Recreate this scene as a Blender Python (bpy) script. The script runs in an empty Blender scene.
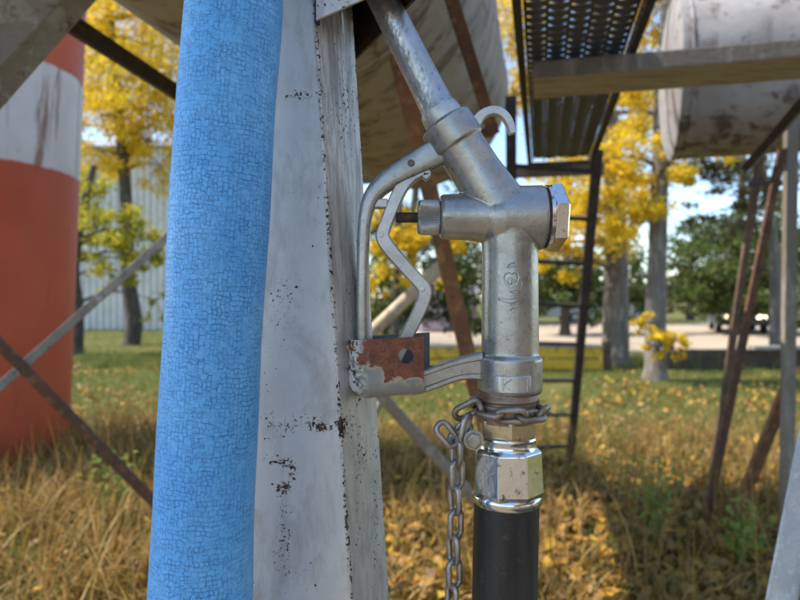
import bpy, bmesh, math, random
import numpy as np
from mathutils import Vector, Matrix, noise
random.seed(7); rng = np.random.default_rng(11)
R = math.radians
scene = bpy.context.scene
COL = scene.collection

# ------------------------------------------------------------------ camera, sky, sun, exposure
H = 1.35                      # eye height; the camera looks level along +Y
F = 600.0                     # focal length in pixels of an 800 px wide picture
cam = bpy.data.cameras.new('camera'); camo = bpy.data.objects.new('camera', cam); COL.objects.link(camo)
cam.sensor_width = 36.0; cam.lens = 27.0; cam.clip_start = 0.02; cam.clip_end = 2000
camo.location = (0, 0, H); camo.rotation_euler = (R(90), 0, 0)
cam.dof.use_dof = True; cam.dof.focus_distance = 0.535; cam.dof.aperture_fstop = 6.2
scene.camera = camo

TO_SUN = Vector((-0.60, 0.06, 0.79)).normalized()
world = bpy.data.worlds.new('World'); scene.world = world; world.use_nodes = True
wn = world.node_tree.nodes; wl = world.node_tree.links
for n in list(wn): wn.remove(n)
wo = wn.new('ShaderNodeOutputWorld'); wb = wn.new('ShaderNodeBackground'); ws = wn.new('ShaderNodeTexSky')
ws.sky_type = 'NISHITA'; ws.sun_disc = False
ws.sun_elevation = math.asin(TO_SUN.z); ws.sun_rotation = math.atan2(TO_SUN.x, TO_SUN.y)
ws.air_density = 1.0; ws.dust_density = 0.25; ws.ozone_density = 2.0
wb.inputs[1].default_value = 0.15
wl.new(ws.outputs[0], wb.inputs[0]); wl.new(wb.outputs[0], wo.inputs[0])

sun = bpy.data.lights.new('sun', 'SUN'); suno = bpy.data.objects.new('sun', sun); COL.objects.link(suno)
sun.energy = 3.7; sun.angle = R(0.6); sun.color = (1.0, 0.93, 0.82)
suno.rotation_euler = TO_SUN.to_track_quat('Z', 'Y').to_euler(); suno.location = (-6, 2, 9)
vs = scene.view_settings
vs.view_transform = 'Standard'; vs.look = 'None'; vs.gamma = 1.0; vs.exposure = 1.22; vs.use_curve_mapping = False

# ------------------------------------------------------------------ helpers: placing
def P(px, py, d):             # the point at depth d that stands at (px, py) of the 800x600 photograph
    return Vector(((px - 400) / F * d, d, H - (py - 300) / F * d))
U = Vector((0.2286, 0.9735, 0)); RR = Vector((0.9735, -0.2286, 0)); ZZ = Vector((0, 0, 1))
def S(s, a, h):               # frame of the tank stands: s away from the viewer, a to the right, h above the eye
    return Vector((0, 0, H)) + U * s + RR * a + ZZ * h
def G(px, d): v = P(px, 300, d); v.z = 0; return v
ND = 0.55; K = ND / F         # plane of the nozzle

# ------------------------------------------------------------------ helpers: mesh
class MB:
    def __init__(s): s.v = []; s.f = []
    def add(s, vs, fs):
        o = len(s.v); s.v += [tuple(v) for v in vs]; s.f += [tuple(i + o for i in f) for f in fs]; return s
    def box(s, c, sx, sy, sz, ax=None):
        ax = ax or (Vector((1,0,0)), Vector((0,1,0)), ZZ); c = Vector(c)
        vs = [c + ax[0]*sx*.5*i + ax[1]*sy*.5*j + ax[2]*sz*.5*k for i in (-1,1) for j in (-1,1) for k in (-1,1)]
        return s.add(vs, [(0,1,3,2),(4,6,7,5),(0,4,5,1),(2,3,7,6),(0,2,6,4),(1,5,7,3)])
    def bar(s, a, b, w, t, ref=(0,1,0)):
        a = Vector(a); b = Vector(b); z = (b-a); L = z.length; z.normalize()
        x = Vector(ref).cross(z).normalized(); y = z.cross(x)
        return s.box((a+b)/2, w, t, L, (x, y, z))
    def angle_bar(s, a, b, w, t, ref=(0,1,0), flip=1):      # L section
        a = Vector(a); b = Vector(b); z = (b-a).normalized()
        x = Vector(ref).cross(z).normalized()*flip; y = z.cross(x)*flip
        prof = [(0,0),(w,0),(w,t),(t,t),(t,w),(0,w)]
        vs = [p + x*(u-w*.5) + y*(v-w*.3) for p in (a,b) for u,v in prof]; n = 6
        fs = [(i,(i+1)%n,n+(i+1)%n,n+i) for i in range(n)] + [(0,3,2,1),(0,5,4,3),(6,7,8,9),(6,9,10,11)]
        return s.add(vs, fs)
    def tube(s, pts, rad, n=16, cap=True, closed=False):
        pts = [Vector(p) for p in pts]; m = len(pts)
        if not hasattr(rad, '__len__'): rad = [rad]*m
        t = (pts[1]-pts[0]).normalized(); x = t.orthogonal().normalized(); vs = []; prev = t
        for i in range(m):
            if closed: t = (pts[(i+1)%m]-pts[i-1])
            else: t = pts[min(i+1,m-1)] - pts[max(i-1,0)]
            if t.length < 1e-9: t = prev.copy()
            t.normalize(); x = (x - t*x.dot(t)).normalized(); y = t.cross(x); prev = t
            vs += [pts[i] + (x*math.cos(2*math.pi*k/n) + y*math.sin(2*math.pi*k/n))*rad[i] for k in range(n)]
        fs = []
        for i in range(m if closed else m-1):
            j = (i+1) % m
            fs += [(i*n+k, i*n+(k+1)%n, j*n+(k+1)%n, j*n+k) for k in range(n)]
        if cap and not closed: fs += [tuple(range(n-1,-1,-1)), tuple(range((m-1)*n, m*n))]
        return s.add(vs, fs)
    def lathe(s, o, ax, prof, n=48, rot=0.0):               # prof: (distance along axis, radius)
        o = Vector(o); ax = Vector(ax).normalized(); x = ax.cross(Vector((0.013,1,0.007))).normalized(); y = ax.cross(x)
        vs = [o + ax*t + (x*math.cos(2*math.pi*(k+rot)/n) + y*math.sin(2*math.pi*(k+rot)/n))*r for t,r in prof for k in range(n)]
        m = len(prof); fs = [(i*n+k, i*n+(k+1)%n, (i+1)*n+(k+1)%n, (i+1)*n+k) for i in range(m-1) for k in range(n)]
        fs += [tuple(range(n-1,-1,-1)), tuple(range((m-1)*n, m*n))]
        return s.add(vs, fs)
    def prism(s, poly, off):                                # polygon of points, extruded by a vector
        n = len(poly); off = Vector(off); poly = [Vector(p) for p in poly]
        return s.add(poly + [p+off for p in poly], [tuple(range(n)), tuple(range(2*n-1,n-1,-1))] + [(i,n+i,n+(i+1)%n,(i+1)%n) for i in range(n)])
    def sweep(s, pts, wid, prof, depth_axis=Vector((0,1,0))): # prof: (in-plane, depth) unit offsets, wid: in-plane half width per point
        pts = [Vector(p) for p in pts]; m = len(pts); n = len(prof); vs = []
        for i in range(m):
            t = (pts[min(i+1,m-1)] - pts[max(i-1,0)]).normalized(); x = depth_axis.cross(t).normalized()
            vs += [pts[i] + x*u*wid[i] + depth_axis*v for u,v in prof]
        fs = [(i*n+k, i*n+(k+1)%n, (i+1)*n+(k+1)%n, (i+1)*n+k) for i in range(m-1) for k in range(n)]
        return s.add(vs, fs + [tuple(range(n-1,-1,-1)), tuple(range((m-1)*n, m*n))])
    def mesh(s, name, m=None, origin=(0,0,0), smooth=None, bevel=0, seg=2):
        me = bpy.data.meshes.new(name); o = Vector(origin)
        me.from_pydata([(v[0]-o.x, v[1]-o.y, v[2]-o.z) for v in s.v], [], s.f)
        bm = bmesh.new(); bm.from_mesh(me)
        bmesh.ops.recalc_face_normals(bm, faces=bm.faces)
        if bevel:
            es = [e for e in bm.edges if len(e.link_faces)==2 and e.calc_face_angle(0) > 0.6]
            bmesh.ops.bevel(bm, geom=es, offset=bevel, segments=seg, profile=0.6, affect='EDGES', clamp_overlap=True)
        bm.to_mesh(me); bm.free()
        if m: me.materials.append(m)
        if smooth is not None:
            me.polygons.foreach_set('use_smooth', [True]*len(me.polygons)); me.set_sharp_from_angle(angle=R(smooth))
        return me
    def build(s, name, m, parent=None, smooth=None, bevel=0, seg=2):
        o = (0,0,0)
        if parent is not None:
            p = parent; o = Vector((0,0,0))
            while p is not None: o = o + p.location; p = p.parent
        return link(name, s.mesh(name, m, o, smooth, bevel, seg), parent)
def link(name, me, parent=None):
    ob = bpy.data.objects.new(name, me); COL.objects.link(ob); ob.parent = parent; return ob
def tag(o, label=None, cat=None, group=None, kind=None):
    if label: o['label'] = label
    if cat: o['category'] = cat
    if group: o['group'] = group
    if kind: o['kind'] = kind
    return o
def thing(name, loc, label, cat, group=None):
    e = bpy.data.objects.new(name, None); COL.objects.link(e); e.location = loc; e.empty_display_size = .1
    return tag(e, label, cat, group)
def spline(pts, per=8):                                     # Catmull-Rom through tuples of any length
    pts = [np.array(p, float) for p in pts]; q = [2*pts[0]-pts[1]] + pts + [2*pts[-1]-pts[-2]]; out = []
    for i in range(1, len(q)-2):
        for k in range(per):
            t = k/per; a,b,c,d = q[i-1],q[i],q[i+1],q[i+2]
            out.append(.5*((2*b)+(-a+c)*t+(2*a-5*b+4*c-d)*t*t+(-a+3*b-3*c+d)*t**3))
    return out + [pts[-1]]
def baked(ob):                                              # apply modifiers
    dg = bpy.context.evaluated_depsgraph_get(); dg.update()
    me = bpy.data.meshes.new_from_object(ob.evaluated_get(dg)); old = ob.data
    ob.modifiers.clear(); ob.data = me; bpy.data.meshes.remove(old); me.name = ob.name
    return ob

# ------------------------------------------------------------------ helpers: materials
class NT:
    def __init__(s, name):
        s.m = bpy.data.materials.new(name); s.m.use_nodes = True; s.t = s.m.node_tree; s.n = s.t.nodes; s.l = s.t.links
        s.b = s.n['Principled BSDF']; s.out = s.n['Material Output']; s.tc = s.n.new('ShaderNodeTexCoord'); s.h = None
    def lk(s, a, b): s.l.new(a, b)
    def set(s, sock, v):
        if hasattr(v, 'is_output'): s.l.new(v, sock)
        elif isinstance(v, tuple) and len(v) == 3 and sock.type == 'RGBA': sock.default_value = (*v, 1)
        else: sock.default_value = v
    def co(s, scale=(1,1,1), src='Object', rot=(0,0,0)):
        mp = s.n.new('ShaderNodeMapping'); s.lk(s.tc.outputs[src], mp.inputs[0]); mp.inputs['Scale'].default_value = scale; mp.inputs['Rotation'].default_value = rot
        return mp.outputs[0]
    def noise(s, scale, detail=3, rough=.55, co=None, dist=0):
        n = s.n.new('ShaderNodeTexNoise'); n.inputs['Scale'].default_value = scale; n.inputs['Detail'].default_value = detail
        n.inputs['Roughness'].default_value = rough; n.inputs['Distortion'].default_value = dist
        s.lk(co if co is not None else s.tc.outputs['Object'], n.inputs['Vector']); return n.outputs[0]
    def ramp(s, v, a, b, va=0.0, vb=1.0):
        n = s.n.new('ShaderNodeMapRange'); n.inputs[1].default_value = a; n.inputs[2].default_value = b
        n.inputs[3].default_value = va; n.inputs[4].default_value = vb; s.lk(v, n.inputs[0]); return n.outputs[0]
    def math(s, op, a, b=0.0):
        n = s.n.new('ShaderNodeMath'); n.operation = op; s.set(n.inputs[0], a); s.set(n.inputs[1], b); return n.outputs[0]
    def mix(s, f, a, b):
        n = s.n.new('ShaderNodeMix'); n.data_type = 'RGBA'; s.set(n.inputs[0], f); s.set(n.inputs[6], a); s.set(n.inputs[7], b); return n.outputs[2]
    def attr(s, name):
        n = s.n.new('ShaderNodeAttribute'); n.attribute_name = name; return n.outputs['Fac']
    def bump(s, h, strength=.3, dist=.001):
        n = s.n.new('ShaderNodeBump'); n.inputs['Strength'].default_value = strength; n.inputs['Distance'].default_value = dist
        s.lk(h, n.inputs['Height'])
        if s.h is not None: s.lk(s.h, n.inputs['Normal'])
        s.h = n.outputs[0]; s.lk(s.h, s.b.inputs['Normal'])
    def fin(s, col, rough=.5, metal=0.0, spec=None):
        s.set(s.b.inputs['Base Color'], col); s.set(s.b.inputs['Roughness'], rough); s.set(s.b.inputs['Metallic'], metal)
        if spec is not None: s.b.inputs['Specular IOR Level'].default_value = spec
        return s.m
def worn(name, c1, c2, c3=None, sc=8, rough=.7, metal=0.0, thr=(.52,.62), chip=(.06,.03,.018), chips=None, bump=.3, bd=.002, stretch=(1,1,1), fine=None):
    """two-tone weathered surface with optional chips of a third colour"""
    k = NT(name); co = k.co(stretch)
    col = k.mix(k.ramp(k.noise(sc, 5, .6, co), .35, .65), c1, c2)
    if c3: col = k.mix(k.ramp(k.noise(sc*2.7, 6, .65, co, .4), *thr), col, c3)
    fsc = fine or sc*12
    nf = k.noise(fsc, 4, .6)
    if chips: col = k.mix(k.ramp(k.noise(sc*5, 5, .6), *chips), col, chip)
    col = k.mix(k.ramp(nf, .3, .7, 0, .35), col, tuple(x*.6 for x in c1))
    k.bump(nf, bump, bd)
    return k.fin(col, k.ramp(nf, .3, .7, rough-.1, rough+.12), metal)

# ================================================================== MATERIALS
def m_ground():
    k = NT('meadow_soil')
    big = k.ramp(k.noise(.45, 4), .38, .62); mid = k.ramp(k.noise(3.0, 5, .6), .35, .65); fine = k.noise(45, 5, .7)
    col = k.mix(big, (.105,.125,.030), (.19,.16,.055)); col = k.mix(mid, col, (.12,.135,.032))
    col = k.mix(k.ramp(fine, .55, .7), col, (.26,.19,.075)); col = k.mix(k.ramp(fine, .50, .36), col, (.030,.024,.012))
    k.bump(fine, .8, .03); return k.fin(col, .95, 0, .1)
def m_gravel():
    k = NT('tan_gravel'); n = k.noise(14, 6, .7); b = k.noise(.3, 4)
    col = k.mix(k.ramp(b, .35, .65), (.44,.35,.25), (.36,.29,.21)); col = k.mix(k.ramp(n, .5, .75), col, (.24,.19,.14))
    k.bump(n, .5, .02); return k.fin(col, .95, 0, .1)
def leafy(name, cols, trans=.45, rough=.55):
    k = NT(name); g = k.n.new('ShaderNodeNewGeometry'); cr = k.n.new('ShaderNodeValToRGB')
    cr.color_ramp.elements.remove(cr.color_ramp.elements[1])
    for i, c in enumerate(cols):
        e = cr.color_ramp.elements[0] if i == 0 else cr.color_ramp.elements.new(i/(len(cols)-1))
        e.position = i/(len(cols)-1); e.color = (*c, 1)
    k.lk(g.outputs['Random Per Island'], cr.inputs[0]); k.fin(cr.outputs[0], rough, 0, .25)
    t = k.n.new('ShaderNodeBsdfTranslucent'); k.lk(cr.outputs[0], t.inputs[0]); mx = k.n.new('ShaderNodeMixShader'); mx.inputs[0].default_value = trans
    k.lk(k.b.outputs[0], mx.inputs[1]); k.lk(t.outputs[0], mx.inputs[2]); k.lk(mx.outputs[0], k.out.inputs[0]); return k.m
M = {}
M['dirt'] = worn('packed_dirt', (.20,.15,.10), (.15,.115,.075), (.23,.18,.125), 3, .95, bump=.6, bd=.01)
M['ground'] = m_ground(); M['gravel'] = m_gravel()
M['yellow_leaf'] = leafy('yellow_poplar_leaf', [(.82,.54,.015),(.86,.63,.03),(.74,.47,.015),(.84,.67,.07),(.58,.38,.02),(.62,.52,.04)], .5)
M['lime_leaf'] = leafy('yellow_green_leaf', [(.42,.38,.03),(.28,.30,.03),(.62,.48,.03),(.24,.26,.03)], .5)
M['green_leaf'] = leafy('green_leaf', [(.085,.12,.028),(.11,.145,.035),(.065,.10,.025),(.16,.17,.04)], .4)
M['olive_leaf'] = leafy('olive_leaf', [(.10,.11,.04),(.14,.13,.05),(.07,.085,.03),(.22,.16,.06)], .4)
M['dry_grass'] = leafy('dry_grass', [(.48,.27,.075),(.26,.14,.045),(.58,.38,.14),(.15,.095,.03),(.40,.27,.06),(.14,.13,.03),(.22,.12,.04)], .3)
M['green_grass'] = leafy('green_grass', [(.13,.175,.03),(.18,.20,.045),(.10,.145,.025),(.26,.23,.07)], .3)
M['litter'] = leafy('fallen_leaf', [(.46,.24,.03),(.32,.17,.04),(.54,.33,.04),(.22,.12,.04),(.38,.24,.09),(.15,.085,.035)], .2)
M['weed'] = leafy('weed_leaf', [(.16,.24,.05),(.22,.28,.06),(.30,.30,.06)], .4)
M['bark'] = worn('grey_bark', (.22,.19,.155), (.13,.105,.085), (.33,.30,.26), 5, .9, bump=.9, bd=.03, stretch=(1,1,.22))
M['dark_bark'] = worn('dark_bark', (.10,.08,.065), (.06,.05,.04), (.17,.14,.115), 6, .9, bump=.9, bd=.03, stretch=(1,1,.22))
M['rust'] = worn('rusted_steel', (.115,.052,.026), (.065,.034,.022), (.20,.085,.032), 9, .8, chips=(.62,.7), chip=(.20,.16,.13))
M['rust_orange'] = worn('orange_rusted_steel', (.22,.10,.035), (.13,.06,.028), (.30,.15,.06), 7, .8, chips=(.60,.7), chip=(.08,.045,.03))
M['dark_steel'] = worn('dark_steel', (.045,.034,.028), (.028,.023,.020), (.085,.05,.032), 9, .7)
M['grey_steel'] = worn('stained_grey_steel', (.26,.23,.185), (.17,.145,.11), (.33,.31,.27), 6, .65, chips=(.6,.68), chip=(.08,.05,.03))
M['pale_pipe'] = worn('pale_tan_pipe', (.50,.40,.26), (.40,.31,.19), (.30,.22,.13), 7, .6, chips=(.64,.72))
M['brown_pipe'] = worn('grey_brown_pipe', (.25,.20,.15), (.19,.15,.11), (.33,.28,.22), 7, .7, chips=(.62,.7))
M['brown_pipe_dark'] = worn('dark_brown_pipe', (.13,.075,.045), (.085,.05,.03), (.18,.11,.07), 7, .75)
M['wood'] = worn('weathered_timber', (.46,.40,.31), (.38,.325,.25), (.26,.215,.16), 4, .85, stretch=(.35,3,3), bump=.5, bd=.004)
M['greywood'] = worn('grey_timber', (.20,.165,.125), (.14,.115,.09), (.27,.235,.19), 4, .9, stretch=(1,1,.25), bump=.5, bd=.004)
M['brown_timber'] = worn('dark_brown_timber', (.085,.058,.040), (.06,.042,.03), (.13,.09,.06), 4, .9)
M['galv'] = worn('galvanised_angle', (.50,.52,.53), (.40,.42,.44), (.58,.60,.60), 20, .5, .35)
M['yellow_paint'] = worn('yellow_paint', (.66,.43,.02), (.58,.36,.02), (.30,.17,.03), 3, .6, chips=(.63,.7))
M['concrete'] = worn('pale_concrete', (.42,.38,.33), (.35,.31,.27), (.27,.24,.2), 4, .9)
M['white_sheet'] = worn('white_sheet_metal', (.74,.73,.69), (.66,.65,.61), (.58,.55,.48), 1.2, .5, bump=.1)
M['pink_sheet'] = worn('pale_pink_sheet', (.60,.47,.52), (.52,.40,.46), None, 2, .6, bump=.1)
M['roof_sheet'] = worn('grey_roof_sheet', (.35,.35,.36), (.28,.28,.29), None, 2, .5)
M['car_white'] = worn('white_car_paint', (.72,.73,.74), (.66,.67,.68), None, 1, .3, bump=0)
M['car_silver'] = worn('silver_car_paint', (.42,.45,.48), (.38,.40,.43), None, 1, .3, .4, bump=0)
M['car_dark'] = worn('dark_blue_car_paint', (.03,.04,.06), (.025,.033,.05), None, 1, .3, bump=0)
M['car_glass'] = worn('car_window_glass', (.03,.035,.04), (.025,.03,.035), None, 1, .15, bump=0)
M['tyre'] = worn('tyre_rubber', (.02,.02,.02), (.028,.027,.025), None, 5, .85)
def m_lamp():
    k = NT('lit_headlight'); k.b.inputs['Emission Color'].default_value = (1,.85,.55,1); k.b.inputs['Emission Strength'].default_value = 2.5; return k.fin((.9,.85,.7), .3)
M['lamp'] = m_lamp()

def m_cast(name, c1, c2, rough, metal, fine=900, pit=True, b=.25):
    k = NT(name); n1 = k.noise(40, 5, .6); n2 = k.noise(fine, 3, .6); n3 = k.noise(160, 5, .65, dist=.5)
    col = k.mix(k.ramp(n1, .38, .62), c1, c2); col = k.mix(k.ramp(k.noise(18, 5, .65, dist=.6), .52, .66, 0, .35), col, (c2[0]*.62,c2[1]*.56,c2[2]*.46))
    col = k.mix(k.ramp(n3, .60, .74, 0, .6), col, tuple(x*.40 for x in c2))
    col = k.mix(k.ramp(n3, .36, .26, 0, .7), col, tuple(min(1,x*1.35) for x in c1))
    if pit: col = k.mix(k.ramp(k.noise(420, 2, .5), .69, .74, 0, .8), col, (.07,.06,.05))
    k.bump(n2, b, .0004); k.bump(k.noise(70, 3), .25, .0010); k.bump(n3, .18, .0005)
    return k.fin(col, k.ramp(n3, .3, .7, rough+.12, rough-.08), metal)
M['cast'] = m_cast('cast_aluminium', (.46,.455,.43), (.36,.355,.335), .30, .72)
M['cast_bright'] = m_cast('bright_cast_aluminium', (.62,.62,.60), (.50,.50,.48), .36, .7, 500, True, .4)
M['tumbled'] = m_cast('grey_cast_lever', (.60,.59,.565), (.45,.44,.42), .38, .6, 650, True, .45)
M['link_steel'] = m_cast('chain_steel', (.48,.46,.42), (.32,.30,.27), .36, .8)
M['rusty_link'] = m_cast('rusty_chain_steel', (.40,.36,.31), (.27,.21,.16), .40, .7)
M['brown_metal'] = m_cast('rust_stained_neck', (.33,.25,.19), (.20,.12,.075), .45, .55)
M['brass'] = m_cast('dull_brass', (.62,.50,.30), (.48,.40,.27), .30, .85)
def m_spout():
    k = NT('galvanised_spout'); vo = k.n.new('ShaderNodeTexVoronoi'); vo.inputs['Scale'].default_value = 260
    k.lk(k.co((1,1,.55), rot=(0,R(28),0)), vo.inputs['Vector']); n = k.noise(330, 4, .6, k.co((1,1,.4), rot=(0,R(28),0)), .6); n1 = k.noise(35, 3)
    col = k.mix(k.ramp(n1, .35, .65), (.60,.60,.59), (.46,.46,.455)); col = k.mix(k.ramp(n, .56, .68, 0, .7), col, (.17,.16,.15))
    k.bump(vo.outputs['Distance'], .35, .0009); k.bump(n, .5, .0006)
    return k.fin(col, k.ramp(n, .35, .65, .28, .46), .85)
M['spout'] = m_spout()
def m_chrome():
    k = NT('scuffed_chrome'); n = k.noise(120, 6, .7, dist=.4); n2 = k.noise(600, 3)
    col = k.mix(k.ramp(n, .57, .68, 0, .9), (.74,.74,.73), (.13,.11,.09)); col = k.mix(k.ramp(n2, .66, .72, 0, .6), col, (.25,.22,.19))
    k.bump(k.noise(45, 3), .35, .0015); k.bump(n, .12, .0004)
    return k.fin(col, k.ramp(n, .35, .65, .10, .26), 1.0)
M['chrome'] = m_chrome()
def m_rubber():
    k = NT('black_rubber_hose'); n = k.noise(500, 3); s2 = k.noise(60, 5, .6, k.co((1,1,.15)))
    col = k.mix(k.ramp(s2, .45, .7), (.016,.016,.017), (.040,.038,.035)); col = k.mix(k.ramp(k.noise(90, 6, .7, dist=.8), .58, .70, 0, .55), col, (.095,.085,.07)); k.bump(n, .25, .0004); k.bump(k.noise(14, 2), .3, .002)
    return k.fin(col, k.ramp(s2, .35, .65, .38, .55), 0)
M['rubber'] = m_rubber()
def m_post():
    k = NT('chipped_silver_paint'); w = k.attr('wear')
    n1 = k.noise(9, 5, .6); n2 = k.noise(60, 5, .6, k.co((1,1,.35))); n3 = k.noise(330, 5, .65); n4 = k.noise(900, 2)
    col = k.mix(k.ramp(n1, .35, .65), (.72,.71,.68), (.60,.59,.57)); col = k.mix(k.ramp(n2, .52, .72, 0, .5), col, (.38,.37,.35)); col = k.mix(k.ramp(k.noise(22, 6, .7, k.co((1,1,.6)), .5), .52, .68, 0, .5), col, (.33,.31,.28))
    col = k.mix(k.ramp(n4, .55, .75, 0, .25), col, (.70,.70,.69))
    scuff_shade = k.math('MULTIPLY', k.math('MULTIPLY', k.attr('side_scuff_shade'), .8), k.ramp(k.noise(140, 5, .7, k.co((1,1,.12)), .4), .42, .60)); col = k.mix(scuff_shade, col, (.23,.22,.21))  # side-face scuffs, with the shade of that face coloured in too
    v = k.math('ADD', n3, w); chip = k.ramp(v, .735, .755); v2 = k.math('ADD', k.noise(300, 1, .4), k.math('MULTIPLY', w, 1.0)); chip = k.math('MAXIMUM', chip, k.ramp(v2, .80, .815)); halo = k.ramp(v, .66, .735, 0, .55)
    col = k.mix(halo, col, (.36,.32,.27)); rustc = k.mix(k.ramp(k.noise(120, 4), .4, .6), (.045,.032,.026), (.13,.075,.045)); col = k.mix(chip, col, rustc)
    k.bump(k.math('SUBTRACT', 1.0, chip), .6, .0006); k.bump(k.noise(26, 4), .3, .0015); k.bump(n4, .12, .0003)
    return k.fin(col, k.math('MAXIMUM', k.ramp(n2, .3, .7, .42, .58), k.math('MULTIPLY', chip, .8)), .42)
M['post'] = m_post()
def m_holder():
    k = NT('rust_eaten_grey_paint'); sep = k.n.new('ShaderNodeSeparateXYZ'); k.lk(k.tc.outputs['Generated'], sep.inputs[0])
    n = k.noise(45, 5, .6); n3 = k.noise(420, 5, .65); nb = k.noise(110, 5, .6, dist=.6)
    gx, gz = sep.outputs[0], sep.outputs[2]
    # the rust patch covers the upper right of the cup's outer plate
    v = k.math('ADD', k.math('ADD', gz, k.math('MULTIPLY', gx, .42)), k.math('MULTIPLY', k.math('SUBTRACT', n, .5), .75))
    rust = k.math('MULTIPLY', k.ramp(v, .60, .63), k.ramp(sep.outputs[1], .45, .40))
    rc = k.mix(k.ramp(nb, .38, .62), (.27,.095,.050), (.16,.060,.036)); rc = k.mix(k.ramp(n3, .55, .68, 0, .7), rc, (.38,.19,.10)); rc = k.mix(k.ramp(k.noise(260, 4, .65), .58, .66, 0, .7), rc, (.09,.04,.03))
    paint = k.mix(k.ramp(n, .4, .65), (.25,.265,.255), (.34,.34,.32)); paint = k.mix(k.ramp(sep.outputs[1], .55, .60), paint, (.13,.14,.15)); edge = k.ramp(k.math('ABSOLUTE', k.math('SUBTRACT', v, .60)), .06, .0, 0, .8)  # inner back plate coloured darker to paint in the shade inside the cup
    paint = k.mix(edge, paint, (.50,.42,.26)); col = k.mix(rust, paint, rc)
    chipz = k.math('MULTIPLY', k.ramp(gx, .26, .06), k.ramp(nb, .47, .50)); col = k.mix(chipz, col, (.78,.77,.74))
    dk = k.math('MULTIPLY', k.ramp(gx, .24, .08), k.ramp(k.noise(150, 4), .57, .60)); col = k.mix(dk, col, (.05,.04,.04))
    k.bump(rust, -.4, .0005); k.bump(n3, .4, .0006); k.bump(chipz, .5, .0006)
    return k.fin(col, k.math('ADD', k.math('MULTIPLY', rust, .3), .48), .1)
M['holder'] = m_holder()
def m_blue():
    k = NT('crackled_blue_foam'); uv = k.n.new('ShaderNodeUVMap'); uv.uv_map = 'UVMap'
    wob = k.n.new('ShaderNodeTexNoise'); wob.inputs['Scale'].default_value = 110; wob.inputs['Detail'].default_value = 3; k.lk(uv.outputs[0], wob.inputs['Vector'])
    ad = k.n.new('ShaderNodeVectorMath'); ad.operation = 'MULTIPLY_ADD'; k.lk(wob.outputs[1], ad.inputs[0]); ad.inputs[1].default_value = (.0060,.0060,0); k.lk(uv.outputs[0], ad.inputs[2])
    def brick(rot, bw, rh, off, mort):
        mp = k.n.new('ShaderNodeMapping'); k.lk(ad.outputs[0], mp.inputs[0]); mp.inputs['Rotation'].default_value = (0,0,rot); mp.inputs['Location'].default_value = (off, off*.7, 0)
        t = k.n.new('ShaderNodeTexBrick'); k.lk(mp.outputs[0], t.inputs['Vector']); t.inputs['Scale'].default_value = 1.0
        t.inputs['Brick Width'].default_value = bw; t.inputs['Row Height'].default_value = rh; t.inputs['Mortar Size'].default_value = mort; t.inputs['Mortar Smooth'].default_value = .6
        t.offset = .43; t.squash = .62; t.squash_frequency = 3; return t.outputs['Fac']
    big = k.noise(38, 3); sel = k.ramp(k.noise(70, 3), .46, .54); gate = k.ramp(k.noise(150, 3), .36, .52, .12, 1.0)
    bA = brick(0, .0052, .0035, .0, .00034); bB = brick(R(90), .0058, .0033, .013, .00034); bC = brick(R(4), .0024, .0020, .037, .00022)
    deep = k.math('MULTIPLY', k.math('ADD', k.math('MULTIPLY', bA, sel), k.math('MULTIPLY', bB, k.math('SUBTRACT', 1.0, sel))), k.math('MULTIPLY', gate, k.ramp(big, .30, .62, .6, 1.0)))
    ck = k.math('MAXIMUM', deep, k.math('MULTIPLY', k.math('MULTIPLY', bC, k.ramp(k.noise(190, 2), .45, .58)), .45))
    base = k.mix(k.ramp(k.noise(16, 4), .35, .65), (.11,.45,.94), (.16,.52,.97)); col = k.mix(k.math('MULTIPLY', ck, .85), base, (.022,.13,.42))
    k.bump(k.math('SUBTRACT', 1.0, ck), .75, .0011); k.bump(k.noise(500, 3), .18, .0004)
    return k.fin(col, k.ramp(big, .3, .7, .34, .48), 0, .5)
M['blue'] = m_blue()
def m_striped():
    k = NT('red_and_white_bands'); sep = k.n.new('ShaderNodeSeparateXYZ'); k.lk(k.tc.outputs['Object'], sep.inputs[0]); z = sep.outputs[2]
    wob = k.math('ADD', z, k.math('MULTIPLY', k.math('SUBTRACT', k.noise(6, 4), .5), .04))
    white = k.math('MULTIPLY', k.ramp(wob, 2.385, 2.40), k.ramp(wob, 3.215, 3.20))
    n = k.noise(2.2, 5, .6); st = k.noise(7, 5, .65, k.co((1,1,.10)), .5)
    red = k.mix(k.ramp(n, .35, .65), (.44,.068,.018), (.36,.056,.016)); red = k.mix(k.ramp(st, .62, .72, 0, .7), red, (.10,.035,.02))
    wh = k.mix(k.ramp(n, .35, .65), (.60,.56,.55), (.50,.46,.45)); wh = k.mix(k.ramp(st, .53, .62, 0, .9), wh, (.20,.10,.06))
    col = k.mix(white, red, wh); col = k.mix(k.ramp(k.noise(30, 5, .6), .68, .74), col, (.10,.05,.03))
    k.bump(k.noise(5, 4), .3, .02); return k.fin(col, .6, 0)
M['striped'] = m_striped()
def m_tank(name, c1, c2, streak, axis_rot):
    k = NT(name); co = k.co((1,1,1), rot=(0,0,axis_rot))
    mp = k.n.new('ShaderNodeMapping'); k.lk(co, mp.inputs[0]); mp.inputs['Scale'].default_value = (3.2,5,.4)
    st = k.noise(2.2, 6, .65, mp.outputs[0], .5); n = k.noise(1.7, 5, .6); f = k.noise(9, 6, .65)
    col = k.mix(k.ramp(n, .35, .65), c1, c2); col = k.mix(k.ramp(st, .51, .62, 0, .9), col, streak)
    col = k.mix(k.ramp(f, .57, .66, 0, .85), col, (.10,.055,.03)); col = k.mix(k.ramp(f, .36, .28, 0, .5), col, tuple(min(1,x*1.4) for x in c1))
    k.bump(k.noise(3, 3), .5, .03); k.bump(f, .3, .004); return k.fin(col, .7, 0)
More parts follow.
